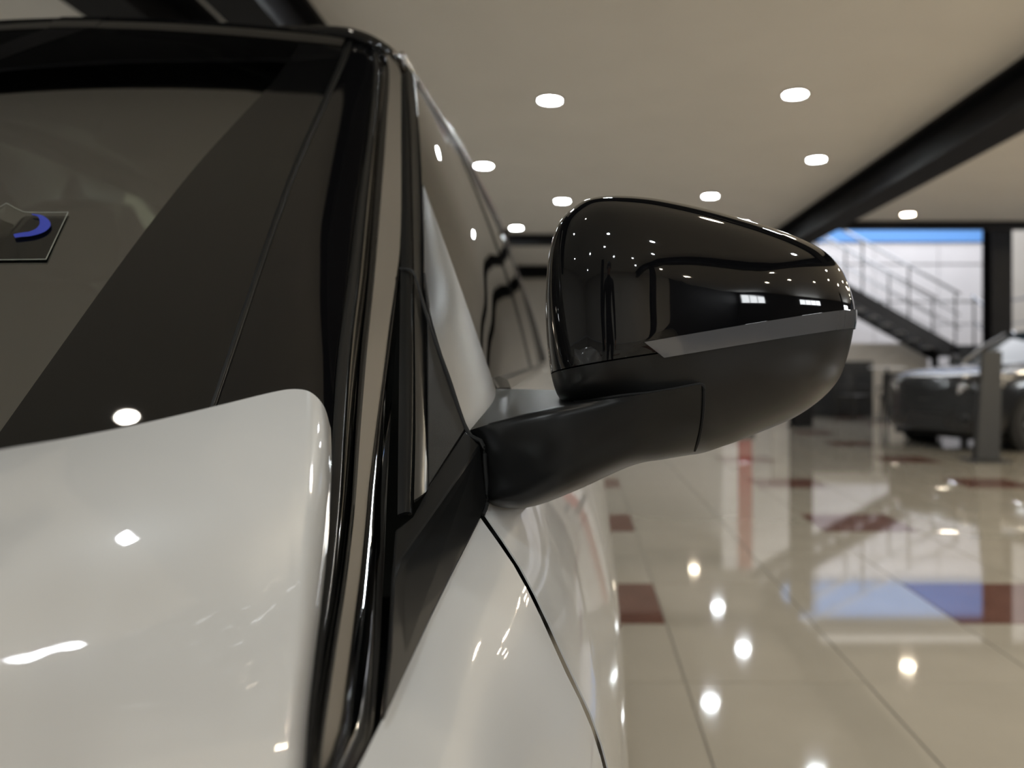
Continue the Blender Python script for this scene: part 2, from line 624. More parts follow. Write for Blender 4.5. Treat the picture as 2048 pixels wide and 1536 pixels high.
# door skin
dp = [prof([P(971, 1030, .604), P(1049, 1148, .593), P(1130, 1317, .583), P(1217, 1536, .576), W(.050, .57, -.46), W(.052, .57, -.68), W(.04, .57, -.76)], 30),
      prof([W(-.082, .80, -.035), W(-.060, .8, -.08), W(-.026, .8, -.14), W(.004, .8, -.21), W(.040, .8, -.35), W(.050, .8, -.46), W(.047, .8, -.68), W(.03, .8, -.76)], 30),
      prof([W(-.100, 1.2, -.02), W(-.07, 1.2, -.065), W(-.02, 1.2, -.125), W(.02, 1.2, -.20), W(.055, 1.2, -.34), W(.060, 1.2, -.45), W(.052, 1.2, -.68), W(.03, 1.2, -.76)], 30),
      prof([W(-.115, 1.8, -.015), W(-.08, 1.8, -.06), W(-.02, 1.8, -.12), W(.025, 1.8, -.19), W(.062, 1.8, -.33), W(.066, 1.8, -.45), W(.056, 1.8, -.68), W(.03, 1.8, -.76)], 30)]
dcols = [nat([r[j] for r in dp], 10) for j in range(30)]
cbuild(MB().grid(dcols), 'front_door', 'white', thick=.0012, out=(1, -.1, .2))
dp2 = [[p + Vector((0, .004, 0)) for p in dp[-1]],
       prof([W(-.15, 2.8, -.005), W(-.11, 2.8, -.045), W(-.03, 2.8, -.11), W(.03, 2.8, -.19), W(.066, 2.8, -.32), W(.070, 2.8, -.45), W(.06, 2.8, -.62), W(.05, 2.8, -.68)], 30),
       prof([W(-.19, 3.7, 0), W(-.15, 3.7, -.04), W(-.07, 3.7, -.11), W(.0, 3.7, -.19), W(.04, 3.7, -.32), W(.05, 3.7, -.45), W(.04, 3.7, -.62), W(.03, 3.7, -.7)], 30),
       prof([W(-.25, 4.2, 0), W(-.22, 4.2, -.04), W(-.17, 4.2, -.11), W(-.13, 4.2, -.19), W(-.10, 4.2, -.32), W(-.09, 4.2, -.45), W(-.1, 4.2, -.62), W(-.12, 4.2, -.7)], 30)]
d2 = [nat([r[j] for r in dp2], 8) for j in range(30)]
cbuild(MB().grid(d2), 'rear_flank', 'white', thick=.004, out=(1, 0, .2))
# black strip behind the door gap, put in for the shade there
gap_rows = [[p + Vector((-.012, -.006 + .0, -.004)) for p in fp[-1]], [p + Vector((-.012, .016, -.004)) for p in fp[-1]]]
cbuild(MB().grid(gap_rows), 'gap_shade_backing', 'dark', thick=.002, out=(1, 0, 0))

# strips of the pillar -------------------------------------------------
YS = lambda py: None
ys = [(100, 1.36), (250, 1.15), (400, .98), (550, .835), (700, .715), (850, .625), (1000, .548), (1150, .48), (1300, .42), (1450, .37), (1536, .345), (1700, .30)]


def yat(py):
    for (a, ya), (b, yb) in zip(ys, ys[1:]):
        if py <= b:
            return ya + (yb - ya) * (py - a) / (b - a)
    return ys[-1][1]


def edge(lst, dy=0):
    return [(px, py, yat(py) + dy) for px, py in lst]


S1L = [(737, 78), (748, 130), (738, 250), (716, 400), (697, 550), (677, 700), (666, 850), (658, 1000), (647, 1150), (629, 1300), (613, 1450), (607, 1536), (596, 1700)]
S1R = [(755, 84), (768, 140), (759, 250), (747, 400), (735, 550), (719, 700), (708, 850), (699, 1000), (684, 1150), (662, 1300), (641, 1450), (634, 1536), (622, 1700)]
def mid(f, dy=0):
    return [(a[0] + (b[0] - a[0]) * f, a[1] + (b[1] - a[1]) * f) for a, b in zip(S1L, S1R)]


strip('pillar_molding', edge(S1L), edge(mid(.60), .004), 'moldblack', h=.34)
strip('pillar_molding_chrome', edge(mid(.64), .004), edge(S1R, .013), 'darkchrome', h=.05)
S2L = [(762, 90), (777, 140), (772, 250), (760, 400), (747, 550), (731, 700), (718, 850), (707, 1000), (690, 1150), (667, 1300), (645, 1450), (638, 1536), (634, 1600)]
S2R = [(778, 96), (804, 150), (803, 250), (803, 400), (801, 550), (798, 700), (795, 850), (793, 1000), (789, 1150), (785, 1300), (770, 1450), (715, 1536), (668, 1600)]
spd = [.010, .011, .012, .013, .014, .015, .015, .014, .013, .012, .010, .006, .003]


def spear():
    n, nv = 21, 90
    Lp = spline(edge(S2L) and [P(*q) for q in edge(S2L)], nv)
    Rp = spline([P(a, b, c + d) for (a, b, c), d in zip(edge(S2R), spd)], nv)
    rows = []
    o = OUT.normalized()
    for i, (a, c) in enumerate(zip(Lp, Rp)):
        f = i / (nv - 1)
        t0 = .93 - .73 * max(0, min(1, (f - .50) / .30)) ** .8             # the flat face narrows downwards
        hh = .15 + .75 * max(0, min(1, (f - .42) / .3))
        wd = (c - a).length
        row = []
        for k in range(n):
            t = k / (n - 1)
            e = max(0, (t - t0) / (1 - t0))
            l = max(0, 1 - t / .06)
            row.append(a.lerp(c, t) - o * (hh * wd * (1 - t0) * .8 * e ** 2 + .10 * wd * l ** 2) + Vector((0, .0, 0)))
        rows.append(row)
    return rows


cbuild(MB().grid(spear()), 'chrome_spear', 'chrome', thick=.002)
# dark groove under both
GL = [(a - 14, b) for a, b in S1R]
GR = [(a + 16, b) for a, b in S2L]
strip('groove_seal', edge(GL, .020), edge(GR, .020), 'gblack', h=.0)
RL = [(801, 150), (802, 250), (803, 400), (801, 550), (799, 700), (797, 850), (795, 1030)]
RR = [(816, 150), (820, 250), (824, 400), (827, 550), (829, 700), (829, 850), (824, 1030)]
strip('door_seal', edge(RL, .012), edge(RR, .012), 'rubber', h=.42)
S3L = [(814, 140), (821, 250), (825, 400), (828, 550), (830, 700), (831, 850), (828, 1000)]
S3R = [(829, 150), (838, 250), (845, 400), (847, 550), (853, 700), (857, 850), (857, 975)]
strip('chrome_frame_post', edge(S3L, .004), edge(S3R, .014), 'satinmetal', h=.12, bul=(.8, -.5, .2))

# pillar outer panel (gloss black) and windscreen --------------------------------
Mc = [(700, 78, 1.387), (690, 110, 1.312), (648, 205, 1.133), (592, 330, .959), (548, 450, .837), (510, 560, .750), (470, 680, .675), (430, 800, .615), (380, 940, .560)]
SL = [(738, 80), (748, 130), (741, 205), (726, 330), (709, 450), (695, 560), (679, 680), (668, 800), (660, 940)]
L = spline([P(*q) for q in Mc], 50)
R = spline([P(*q) for q in edge(SL)], 50)
rows = []
nb = OUT.normalized()
for a, c in zip(L, R):
    wd = (c - a).length
    rows.append([a.lerp(c, k / 12) + nb * (.10 * wd * 4 * (k / 12) * (1 - k / 12)) for k in range(13)])
cbuild(MB().grid(rows), 'pillar_panel', 'gblack', thick=.003)
# windscreen edge molding
ML = [(a - 7, b, c) for a, b, c in Mc]
MR = [(a + 7, b, c) for a, b, c in Mc]
strip('windscreen_molding', ML, MR, 'satin', h=.45, n=7)

NR = 50
E = spline([P(*q) for q in Mc], NR)
Cc = spline([W(-.90, 1.385, .60), W(-.89, 1.17, .46), W(-.88, .95, .305), W(-.87, .74, .145), W(-.86, .55, -.02), W(-.85, .42, -.137)], NR)


def wsp(i, u):
    """windscreen point: row i (0 header), u 0 at the pillar, 1 on the centre line"""
    a, c = E[i], Cc[i]
    q = 1 - (1 - u) ** 2
    return Vector((a.x + (c.x - a.x) * u, a.y + (c.y - a.y) * q, a.z + (c.z - a.z) * q))


UF = [min(.13, max(.078, .083 + (.37 - (E[i].z - CH)) * .115)) / abs(Cc[i].x - E[i].x) for i in range(NR)]
mir = lambda p: Vector((2 * ORG.x - p.x, p.y, p.z))
frit = [[wsp(i, UF[i] * k / 6) for k in range(7)] for i in range(NR)]
cbuild(MB().grid(frit), 'windscreen_frit', 'frit', thick=.0006)
gl = [[wsp(i, UF[i] + (1 - UF[i]) * k / 20) for k in range(21)] for i in range(NR)]
gl = [r + [mir(p) for p in reversed(r)][1:] for r in gl]
cbuild(MB().grid(gl), 'windscreen', 'glass', thick=0, out=(0, -.6, .8))
cbuild(MB().grid([[mir(p) for p in r] for r in frit]), 'windscreen_frit', 'frit', thick=.004, out=(0, -.6, .8))

# header band + roof
Rf = [W(-.392, 1.40, .572), P(775, 100, 1.37), P(812, 142, 1.45), P(868, 215, 1.68), P(936, 322, 2.18), P(996, 442, 2.9), P(1030, 540, 3.38), P(1060, 622, 3.8), P(1088, 722, 4.03)]
Rl = [P(668, 64, 1.40)] + [P(*q) for q in ((742, 80, 1.38), (812, 138, 1.46), (870, 212, 1.70), (940, 318, 2.22), (1000, 440, 2.95), (1034, 540, 3.42), (1062, 622, 3.82), (1089, 722, 4.03))]
Rcen = [W(-.9, 1.40, .605), W(-.88, 1.46, .62), W(-.86, 1.6, .64), W(-.85, 1.85, .66), W(-.85, 2.4, .67), W(-.85, 3.05, .64), W(-.85, 3.55, .54), W(-.85, 3.95, .35), W(-.85, 4.15, .03)]
rl, rc = spline(Rl, 60), spline(Rcen, 60)
rows = []
for a, c in zip(rl, rc):
    r = []
    for k in range(13):
        u = k / 12
        q = 1 - (1 - u) ** 2.2
        r.append(Vector((a.x + (c.x - a.x) * u, a.y + (c.y - a.y) * q, a.z + (c.z - a.z) * q)))
    rows.append(r + [mir(p) for p in reversed(r)][1:])
cbuild(MB().grid(rows), 'roof', 'gblack', thick=.003, out=(0, 0, 1))
# header edge strip above windscreen
hd = [wsp(0, k / 24) for k in range(25)]
rw = [[p + Vector((0, -.045, -.03)) for p in hd], [p + Vector((0, -.03, -.012)) for p in hd], [p + Vector((0, -.005, .006)) for p in hd], [p + Vector((0, .03, .012)) for p in hd]]
rw = [r + [mir(p) for p in reversed(r)][1:] for r in rw]
cbuild(MB().grid(rw), 'roof_header', 'gblack', thick=.002, out=(0, -.7, .7))

re_ = [P(*q) for q in ((560, 62, 1.40), (640, 64, 1.385), (690, 68, 1.375), (728, 79, 1.368), (760, 96, 1.365), (786, 117, 1.375), (812, 142, 1.42), (840, 176, 1.54))]
cbuild(MB().tube(spline(re_, 60), [.009 + .003 * math.sin(math.pi * i / 59) for i in range(60)], 14), 'roof_edge', 'gblack', out=None, thick=0)

# side window glass
def belt(Y):
    t = (Y - .75) / (4.03 - .75)
    return W(-.084 - .106 * t, Y, -.022 + .022 * t)


topc = [P(*q) for q in edge([(853, 700), (847, 550), (845, 400), (838, 250)])] + [P(826, 160, 1.40)] + [P(870, 226, 1.68), P(936, 330, 2.18), P(996, 450, 2.9), P(1028, 545, 3.38), P(1056, 625, 3.8), P(1084, 722, 4.0)]
tc = spline(topc, 70)
rows = []
for p in tc:
    b = belt(max(.76, p.y))
    if p.y < .76:
        b = belt(.76)
    r = []
    for k in range(13):
        u = k / 12
        q = b.lerp(p, u)
        q.x += .05 * max(0, (p - b).length) * 4 * u * (1 - u) * .6
        r.append(q)
    rows.append(r)
cbuild(MB().grid(rows), 'side_window', 'sideglass', thick=0, out=(1, 0, .3))
cbuild(MB().grid([[mir(p) for p in r] for r in rows]), 'side_window', 'sideglass', thick=0, out=(-1, 0, .3))
# chrome window frame along roof
fr = [P(*q) for q in ((800, 108, 1.40), (826, 150, 1.44), (868, 216, 1.68), (934, 320, 2.18), (994, 440, 2.9), (1028, 538, 3.38), (1058, 620, 3.8), (1086, 715, 4.02))]
cbuild(MB().tube(spline(fr, 70), [.007 + .007 * i / 69 for i in range(70)], 10), 'chrome_window_frame', 'darkchrome', out=None, thick=0)
fr2 = [p + Vector((.0, .0, -.016 - .0 * p.y)) for p in fr]
cbuild(MB().tube(spline(fr2, 70), [.007 + .009 * i / 69 for i in range(70)], 8), 'window_seal', 'rubber', out=None, thick=0)
cbuild(MB().tube([mir(p) for p in spline(fr, 70)], [.02 + .03 * i / 69 for i in range(70)], 8), 'window_seal', 'rubber', out=None, thick=0)
cbuild(MB().tube([mir(p) for p in spline([P(*q) for q in edge(S2R)[:9]], 40)], .035, 8), 'far_pillar', 'rubber', out=None, thick=0)
# pillar trims between side windows
for ya, yb in ((1.98, 2.05), (3.05, 3.2)):
    mb = []
    for yy in (ya, yb):
        ps = [p for p in tc if p.y <= yy]
        i = len(ps) - 1
        mb.append([q + Vector((.003, 0, 0)) for q in rows[i]])
    cbuild(MB().grid(mb), 'door_pillar', 'gblack', thick=.002, out=(1, 0, .3))
bl = [belt(.78 + (4.0 - .78) * k / 30) + Vector((.004, 0, .0)) for k in range(31)]
cbuild(MB().tube(bl, .012, 8), 'belt_molding', 'darkchrome', out=None, thick=0)

# facets in front of the door gap
def facet(name, m, polys, out=(.8, -.5, .2), thick=.003, sub=0, ang=12):
    mb = MB()
    for poly in polys:
        mb.add([P(*q) for q in poly], [tuple(range(len(poly)))])
    return cbuild(mb, name, m, out=out, thick=thick, ang=ang, bevel=.0012)


facet('pillar_garnish', 'satin2', [
    [(855, 620, .765), (930, 858, .640), (857, 972, .575)],
    [(846, 545, .825), (857, 640, .755), (855, 640, .757), (848, 560, .82)]])
facet('corner_garnish', 'satin', [
    [(857, 972, .572), (930, 861, .636), (960, 890, .625), (940, 920, .605), (800, 1120, .50), (788, 1160, .478), (791, 1060, .525), (826, 1032, .545)],
    [(960, 890, .625), (974, 1003, .612), (961, 1034, .598), (880, 1195, .497), (783, 1404, .396), (770, 1440, .374), (786, 1300, .412), (788, 1160, .478), (800, 1120, .50), (940, 920, .605)],
])
# mirror sail (on the door, behind the gap)
sl = spline([P(*q) for q in ((845, 368, 1.012), (848, 470, .905), (850, 560, .828), (864, 640, .752), (898, 750, .690), (934, 852, .646), (941, 864, .645))], 40)
sr = spline([P(*q) for q in ((847, 370, 1.010), (880, 460, .945), (930, 600, .855), (992, 779, .772))], 40)
rows = []
for a, c in zip(sl, sr):
    rows.append([a.lerp(c, k / 12) + Vector((.75, -.6, .2)).normalized() * (.07 * (c - a).length * 4 * (k / 12) * (1 - k / 12)) for k in range(13)])
cbuild(MB().grid(rows), 'mirror_sail', 'sail', out=(1, -.2, .2), thick=.003)
gapl = [P(*q) for q in ((800, 537, .85), (822, 541, .835), (833, 560, .815), (858, 645, .75), (896, 750, .69), (934, 860, .64), (965, 886, .623), (971, 940, .618), (975, 1003, .612), (966, 1030, .602))]
cbuild(MB().tube(spline(gapl, 60), .0016, 6), 'door_gap_shade', 'dark', out=None, thick=0)  # black tube drawn along the open gap in place of its shade

# ------------------------------------------------------------------ the wing mirror
wm = empty('wing_mirror', (0, 0, 0), car)
outl = [(1150, 397), (1185, 383), (1235, 380), (1300, 385), (1380, 400), (1460, 420), (1540, 444), (1610, 470), (1662, 498), (1697, 536), (1716, 580), (1725, 625), (1720, 670), (1708, 720), (1690, 765), (1655, 804), (1600, 842), (1530, 872), (1460, 899), (1385, 919), (1290, 905), (1200, 840), (1125, 806), (1108, 785), (1096, 735), (1088, 650), (1087, 570), (1094, 495), (1114, 433)]
YR, YD, SW = .655, .105, .33        # rim, depth, sweep of the housing towards its outer end


def swp(px, Y0=.605):
    return (Y0 - SW * .014) / (1 - SW * (px - VX) / F)


O = spline([P(a, b, swp(a)) for a, b in outl], 220, closed=True)
CC = P(1385, 615, swp(1385))
ex = 2.8
NS = 36
rings = []
for i in range(NS + 1):
    a = (math.pi / 2) * (i / NS)
    r = math.cos(a) ** (2 / ex) if i < NS else 0.0
    h = math.sin(a) ** (2 / ex)
    ring = []
    for p in O:
        q = CC + (p - CC) * r
        q.y = YR - YD * h + SW * (q.x - .014)
        ring.append(q)
    rings.append(ring)
rings = rings[:-1]
# replace singular centre with a small cap


def dome():
    bm = bmesh.new()
    vr = [[bm.verts.new(p - ORG) for p in r] for r in rings]
    n = len(O)
    for i in range(len(vr) - 1):
        for j in range(n):
            bm.faces.new((vr[i][j], vr[i][(j + 1) % n], vr[i + 1][(j + 1) % n], vr[i + 1][j]))
    c = bm.verts.new(Vector((CC.x, YR - YD + SW * (CC.x - .014), CC.z)) - ORG)
    for j in range(n):
        bm.faces.new((vr[-1][j], vr[-1][(j + 1) % n], c))
    bmesh.ops.recalc_face_normals(bm, faces=bm.faces)
    if sum(f.normal.y * f.calc_area() for f in bm.faces) > 0:
        bmesh.ops.reverse_faces(bm, faces=bm.faces)
    return bm


def plane(p1, p2, tilt=0.0):
    """plane through two points of the front face, running back along Y (tilted)"""
    a, b = P(*p1), P(*p2)
    d = (b - a).normalized()
    n = d.cross(Vector((0, 1, tilt)).normalized())
    if n.z < 0:
        n = -n
    return a - ORG, n.normalized()


def cut(bm, pl, keep_up):
    co, no = pl
    bmesh.ops.bisect_plane(bm, geom=bm.verts[:] + bm.edges[:] + bm.faces[:], plane_co=co, plane_no=no, clear_inner=keep_up, clear_outer=not keep_up)


def bmobj(bm, name, m, parent, lip=.004, push=0):
    """a shell cut from the housing, pushed out a little, its edge folded inwards"""
    mid = Vector((CC.x, CC.y + .16, CC.z)) - ORG
    if push:
        for v in bm.verts:
            v.co += (v.co - mid).normalized() * push
    ed = [e for e in bm.edges if e.is_boundary]
    r = bmesh.ops.extrude_edge_only(bm, edges=ed)
    for v in [g for g in r['geom'] if isinstance(g, bmesh.types.BMVert)]:
        v.co -= (v.co - mid).normalized() * lip
    bmesh.ops.recalc_face_normals(bm, faces=bm.faces)
    if sum(f.normal.y * f.calc_area() for f in bm.faces) > 0:
        bmesh.ops.reverse_faces(bm, faces=bm.faces)
    me = bpy.data.meshes.new(name)
    bm.to_mesh(me)
    bm.free()
    me.materials.append(M[m])
    me.polygons.foreach_set('use_smooth', [True] * len(me.polygons))
    me.set_sharp_from_angle(angle=math.radians(50))
    o = bpy.data.objects.new(name, me)
    C.objects.link(o)
    o.parent = parent
    return o


YFa = YR - YD
PL_split = plane((1090, 742, .565), (1722, 646, .60), -.05)
PL_top = plane((1290, 681, .55), (1722, 607, .60), -.05)
PL_bot = plane((1332, 712, .55), (1722, 647, .60), -.05)
from mathutils.bvhtree import BVHTree
b = dome()
DBVH = BVHTree.FromBMesh(b)
cut(b, (PL_split[0] + Vector((0, 0, .0006)), PL_split[1]), True)
bmobj(b, 'mirror_cap', 'gblack', wm)
b = dome()
cut(b, (PL_split[0] - Vector((0, 0, .0006)), PL_split[1]), False)
bmobj(b, 'lower_cover', 'satin', wm)
b = dome()
cut(b, PL_top, False)
cut(b, PL_bot, True)
a0, a1 = P(1290, 681, .55) - ORG, P(1334, 714, .55) - ORG
bmesh.ops.bisect_plane(b, geom=b.verts[:] + b.edges[:] + b.faces[:], plane_co=a0, plane_no=(a1 - a0).cross(Vector((0, 1, 0))), clear_inner=False, clear_outer=False)
nn = (a1 - a0).cross(Vector((0, 1, 0)))
if nn.x < 0:
    nn = -nn
bmesh.ops.bisect_plane(b, geom=b.verts[:] + b.edges[:] + b.faces[:], plane_co=a0, plane_no=nn, clear_inner=True)
bmobj(b, 'turn_signal', 'lens', wm, lip=.004, push=.0018)
# back of the housing with the mirror glass
bk = MB()
rim = rings[0]
bk.grid([rim, [Vector((CC.x + (p.x - CC.x) * .93, p.y - .002, CC.z + (p.z - CC.z) * .93)) for p in rim]], closed=True)
cbuild(bk, 'mirror_bezel', 'satin', parent=wm, out=(0, 1, 0))
n = len(rim)
gv = [Vector((CC.x + (p.x - CC.x) * .935, p.y - .008, CC.z + (p.z - CC.z) * .935)) for p in rim]
cbuild(MB().add(gv, [tuple(range(n))]), 'mirror_glass', 'chrome', parent=wm, out=(0, 1, 0), thick=.003)

# arm: top-back, top-front ridge, front, bottom-front, bottom-back
arm = [
    [(985, 778, .77), (938, 861, .648), (963, 884, .632), (972, 945, .625), (975, 1001, .618), (990, 1012, .70)],
    [(1005, 778, .765), (960, 854, .628), (982, 872, .615), (985, 945, .612), (995, 1008, .610), (1015, 1016, .70)],
    [(1035, 778, .755), (1010, 840, .606), (1020, 862, .597), (1025, 940, .597), (1050, 1008, .600), (1070, 1012, .68)],
    [(1110, 780, .73), (1110, 815, .580), (1112, 835, .572), (1115, 905, .574), (1135, 974, .585), (1155, 980, .67)],
    [(1250, 785, .70), (1250, 794, .563), (1250, 815, .564), (1250, 870, .572), (1250, 926, .590), (1262, 932, .66)],
    [(1330, 776, .69), (1330, 781, .563), (1330, 802, .567), (1328, 858, .580), (1322, 914, .603), (1330, 918, .66)],
    [(1402, 765, .68), (1402, 769, .570), (1402, 788, .574), (1399, 850, .588), (1387, 904, .620), (1390, 907, .66)],
]


def onhouse(px, py, Y):
    """point of the arm's face: where it passes in front of the housing it lies just proud of it"""
    p = P(px, py, Y)
    o = Vector((0, 0, CH))
    h = DBVH.ray_cast(o - ORG, (p - o).normalized())
    return h[0] + ORG - (p - o).normalized() * .003 if h[0] else None


rr = []
for s in arm:
    q = [P(*a) for a in s]
    if s[1][0] >= 9999:
        for i in (1, 2, 3, 4):
            h = onhouse(*s[i])
            if h:
                t = min(1, (s[1][0] - 1200) / 190)
                q[i] = q[i].lerp(h, t)
    rr.append(q)
# finer around the section: top is flat, the rest rounded
sec = []
for s in rr:
    sec.append([s[0], s[0].lerp(s[1], .5), s[1].lerp(s[0], .04)] + nat([s[1], s[2], s[3], s[4], s[5]], 5) + [s[5].lerp(s[0], .5)])
acols = [nat([r[j] for r in sec], 8) for j in range(len(sec[0]))]
arows = [[acols[j][i] for j in range(len(acols))] for i in range(len(acols[0]))]
mb = MB().grid(arows, closed=True)
k = len(acols)
mb.add(arows[-1], [tuple(range(k))])
mb.add(arows[0], [tuple(reversed(range(k)))])
cbuild(mb, 'mirror_arm', 'satin', parent=wm, out=None, thick=0, ang=50)

# black tube laid in the slot between arm and lower cover, as its shade
jn = [onhouse(x, y, .5) for x, y in ((1150, 803), (1200, 798), (1250, 791), (1300, 786), (1350, 778), (1396, 769), (1407, 770), (1409, 785), (1408, 815), (1404, 850), (1397, 882), (1390, 901))]
jn = [p + Vector((0, .0022, 0)) for p in jn if p]
cbuild(MB().tube(spline(jn, 60), .0014, 6), 'joint_shade', 'dark', parent=wm, out=None, thick=0)

# ------------------------------------------------------------------ car interior, wheels, sticker
dash = [[W(X, .62 - .12 * (1 - ((X + .85) / .55) ** 2) + dy, dz) for X in [-1.36 + 1.02 * k / 16 for k in range(17)]] for dy, dz in ((-.02, -.09), (.10, -.06), (.30, -.045), (.46, -.06), (.52, -.14), (.50, -.4))]
cbuild(MB().grid(dash), 'dashboard', 'interior', thick=.01, out=(0, 0, 1))
for sx in (-.45, -1.22):
    sb = []
    for k in range(9):
        t = k / 8
        hw = .24 * (1 - .35 * t ** 3)
        sb.append([W(sx + hw * math.cos(a) , 1.62 + .25 * t + .07 * math.sin(a), -.45 + .62 * t) for a in [2 * math.pi * q / 20 for q in range(20)]])
    m_ = MB().grid(sb, closed=True)
    hr_ = [[W(sx + .12 * math.cos(a) * s, 1.89 + .05 * math.sin(a) * s, .2 + .19 * t) for a in [2 * math.pi * q / 16 for q in range(16)]] for t, s in ((0, .6), (.1, .95), (.5, 1), (.9, .9), (1, .5))]
    m_.grid(hr_, closed=True)
    cbuild(m_, 'front_seat', 'seat', thick=0, out=None)
cbuild(MB().box((-1.55, .15, .28), (-.12, 4.1, .34)), 'underbody', 'interior', out=None, thick=0, smooth=False)
cbuild(MB().grid([[Vector((x, 2.75 + .22 * t, .55 + .6 * t)) for x in (-1.45, -.85, -.25)] for t in (0, .3, .7, 1)]), 'rear_seat', 'interior', thick=.12, out=(0, -1, 0))
cbuild(MB().grid([[Vector((x, 3.3 + .7 * t, 1.62 - .6 * t)) for x in (-1.4, -.85, -.3)] for t in (0, .5, 1)]), 'rear_window', 'sideglass', thick=0, out=(0, 1, .5))
cbuild(MB().box((-1.52, 4.12, .4), (-.18, 4.2, 1.06)), 'tailgate', 'white', out=None, thick=0, smooth=False, bevel=.03)
for y in (-.32, 3.25):
    for x, s in ((-.03, 1), (-1.67, -1)):
        T = Matrix.Translation((x - s * .11, y, .34)) @ Matrix.Rotation(math.pi / 2, 4, 'Y')
        wh = MB().lathe([(.22, -.10), (.30, -.112), (.335, -.085), (.34, 0), (.335, .085), (.30, .112), (.22, .10), (.22, -.10)], 48, T)
        tyo = cbuild(wh, 'wheel', 'tyre', out=None, thick=0)
        rim_ = MB().lathe([(.222, -.09), (.20, -.03), (.06, .0), (.001, .0)] if s < 0 else [(.222, .09), (.20, .03), (.06, 0), (.001, 0)], 40, T)
        rim_.build('alloy_rim', M['alloy'], tyo, ORG)
# far flank of the car
for src, nm in ((dcols, 'front_door'), (d2, 'rear_flank')):
    cbuild(MB().grid([[mir(p) for p in r] for r in src]), nm, 'white', out=(-1, 0, .2), thick=.004)

# film sticker on the windscreen
def on_glass(px, py):
    best = None
    for i in range(0, NR):
        for k in range(0, 141):
            p = wsp(i, k / 140)
            e = abs(VX + F * p.x / p.y - px) + abs(VY - F * (p.z - CH) / p.y - py)
            if best is None or e < best[0]:
                best = (e, i, k / 140)
    _, i, u = best
    bi = None
    for a in range(-10, 11):
        f = min(max(i + a / 10, 0), NR - 1.001)
        j = int(f)
        for b_ in range(-10, 11):
            uu = u + b_ / 1400
            p = wsp(j, uu).lerp(wsp(j + 1, uu), f - j)
            e = abs(VX + F * p.x / p.y - px) + abs(VY - F * (p.z - CH) / p.y - py)
            if bi is None or e < bi[0]:
                bi = (e, p)
    return bi[1]


NG = Vector((.12, -.58, .80)).normalized()
q4 = [on_glass(-70, 431), on_glass(137, 430), on_glass(93, 523), on_glass(-90, 526)]
flm = []
for i in range(9):
    row = []
    for k in range(15):
        a = q4[0].lerp(q4[1], k / 14)
        c = q4[3].lerp(q4[2], k / 14)
        p = a.lerp(c, i / 8)
        lift = .0015 + .010 * math.exp(-((k / 14 - .42 + i * .018) / .09) ** 2) * (1 - i / 9)
        row.append(p + NG * lift)
    flm.append(row)
M['film'] = glassmat('clear_film', (.88, .92, .90), .12, 1.6)
M['bluep'] = mat('blue_print', (.012, .03, .33), .4)
M['fedge'] = mat('film_edge', (.30, .32, .28), .4)
fo = cbuild(MB().grid(flm), 'film_sticker', 'film', thick=0, out=NG)
cbuild(MB().tube([p + NG * .001 for p in flm[0]] + [r[-1] + NG * .001 for r in flm[1:]] + [p + NG * .001 for p in reversed(flm[-1])], .0003, 4), 'film_edge', 'fedge', parent=fo, thick=0, out=None)
sw = []
for px, py, wd in ((66, 434, 3), (84, 441, 9), (92, 453, 16), (84, 466, 21), (64, 474, 22), (45, 477, 20), (30, 478, 16)):
    sw.append((px, py, wd))
ctr = [on_glass(a, b_) + NG * .0036 for a, b_, _ in sw]
up = (q4[0] - q4[3]).normalized()
ctr2 = spline(ctr, 26)
wds = [sw[min(len(sw) - 1, int(i / 25 * (len(sw) - 1)))][2] + (sw[min(len(sw) - 1, int(i / 25 * (len(sw) - 1)) + 1)][2] - sw[min(len(sw) - 1, int(i / 25 * (len(sw) - 1)))][2]) * (i / 25 * (len(sw) - 1) % 1) for i in range(26)]
rw2 = []
for i, p in enumerate(ctr2):
    t = (ctr2[min(25, i + 1)] - ctr2[max(0, i - 1)]).normalized()
    nn_ = t.cross(NG).normalized()
    hw = wds[i] / 2 / F * p.y
    rw2.append([p - nn_ * hw, p + nn_ * hw])
cbuild(MB().grid(rw2), 'blue_swoosh', 'bluep', parent=fo, thick=.0002, out=NG)

# ------------------------------------------------------------------ staircase in the hall
st = empty('staircase', (7.6, 16.8, 0))
tag(st, 'black steel staircase with pale treads and thin handrails before the white wall', 'staircase')
SO = Vector((7.6, 16.8, 0))
X0, Z0, SL_ = 7.65, 1.47, .5625
X1 = 3.55
Z1 = Z0 + (X0 - X1) * SL_
for y in (16.25, 17.3):
    MB().add([(X0, y, Z0 - .30), (X0, y, Z0 + .02), (X1, y, Z1 + .02), (X1, y, Z1 - .30), (X0, y + .05, Z0 - .30), (X0, y + .05, Z0 + .02), (X1, y + .05, Z1 + .02), (X1, y + .05, Z1 - .30)],
             [(0, 1, 2, 3), (7, 6, 5, 4), (0, 4, 5, 1), (1, 5, 6, 2), (2, 6, 7, 3), (3, 7, 4, 0)]).build('stringer', M['stairsteel'], st, SO, smooth=False)
ns = 14
for k in range(ns):
    x = X0 - (k + .5) * (X0 - X1) / ns
    z = Z0 + (X0 - x) * SL_ - .10
    MB().box((x - .15, 16.3, z - .03), (x + .13, 17.3, z)).build('tread', M['tread'], st, SO, smooth=False, bevel=.004)
MB().box((7.62, 16.0, Z0 - .22), (9.4, 17.6, Z0)).build('landing', M['stairsteel'], st, SO, smooth=False)
for x, y in ((7.75, 17.45), (9.2, 17.45), (9.2, 16.1), (7.75, 16.1)):
    MB().box((x - .06, y - .06, 0), (x + .06, y + .06, Z0 - .22)).build('landing_post', M['stairsteel'], st, SO, smooth=False)
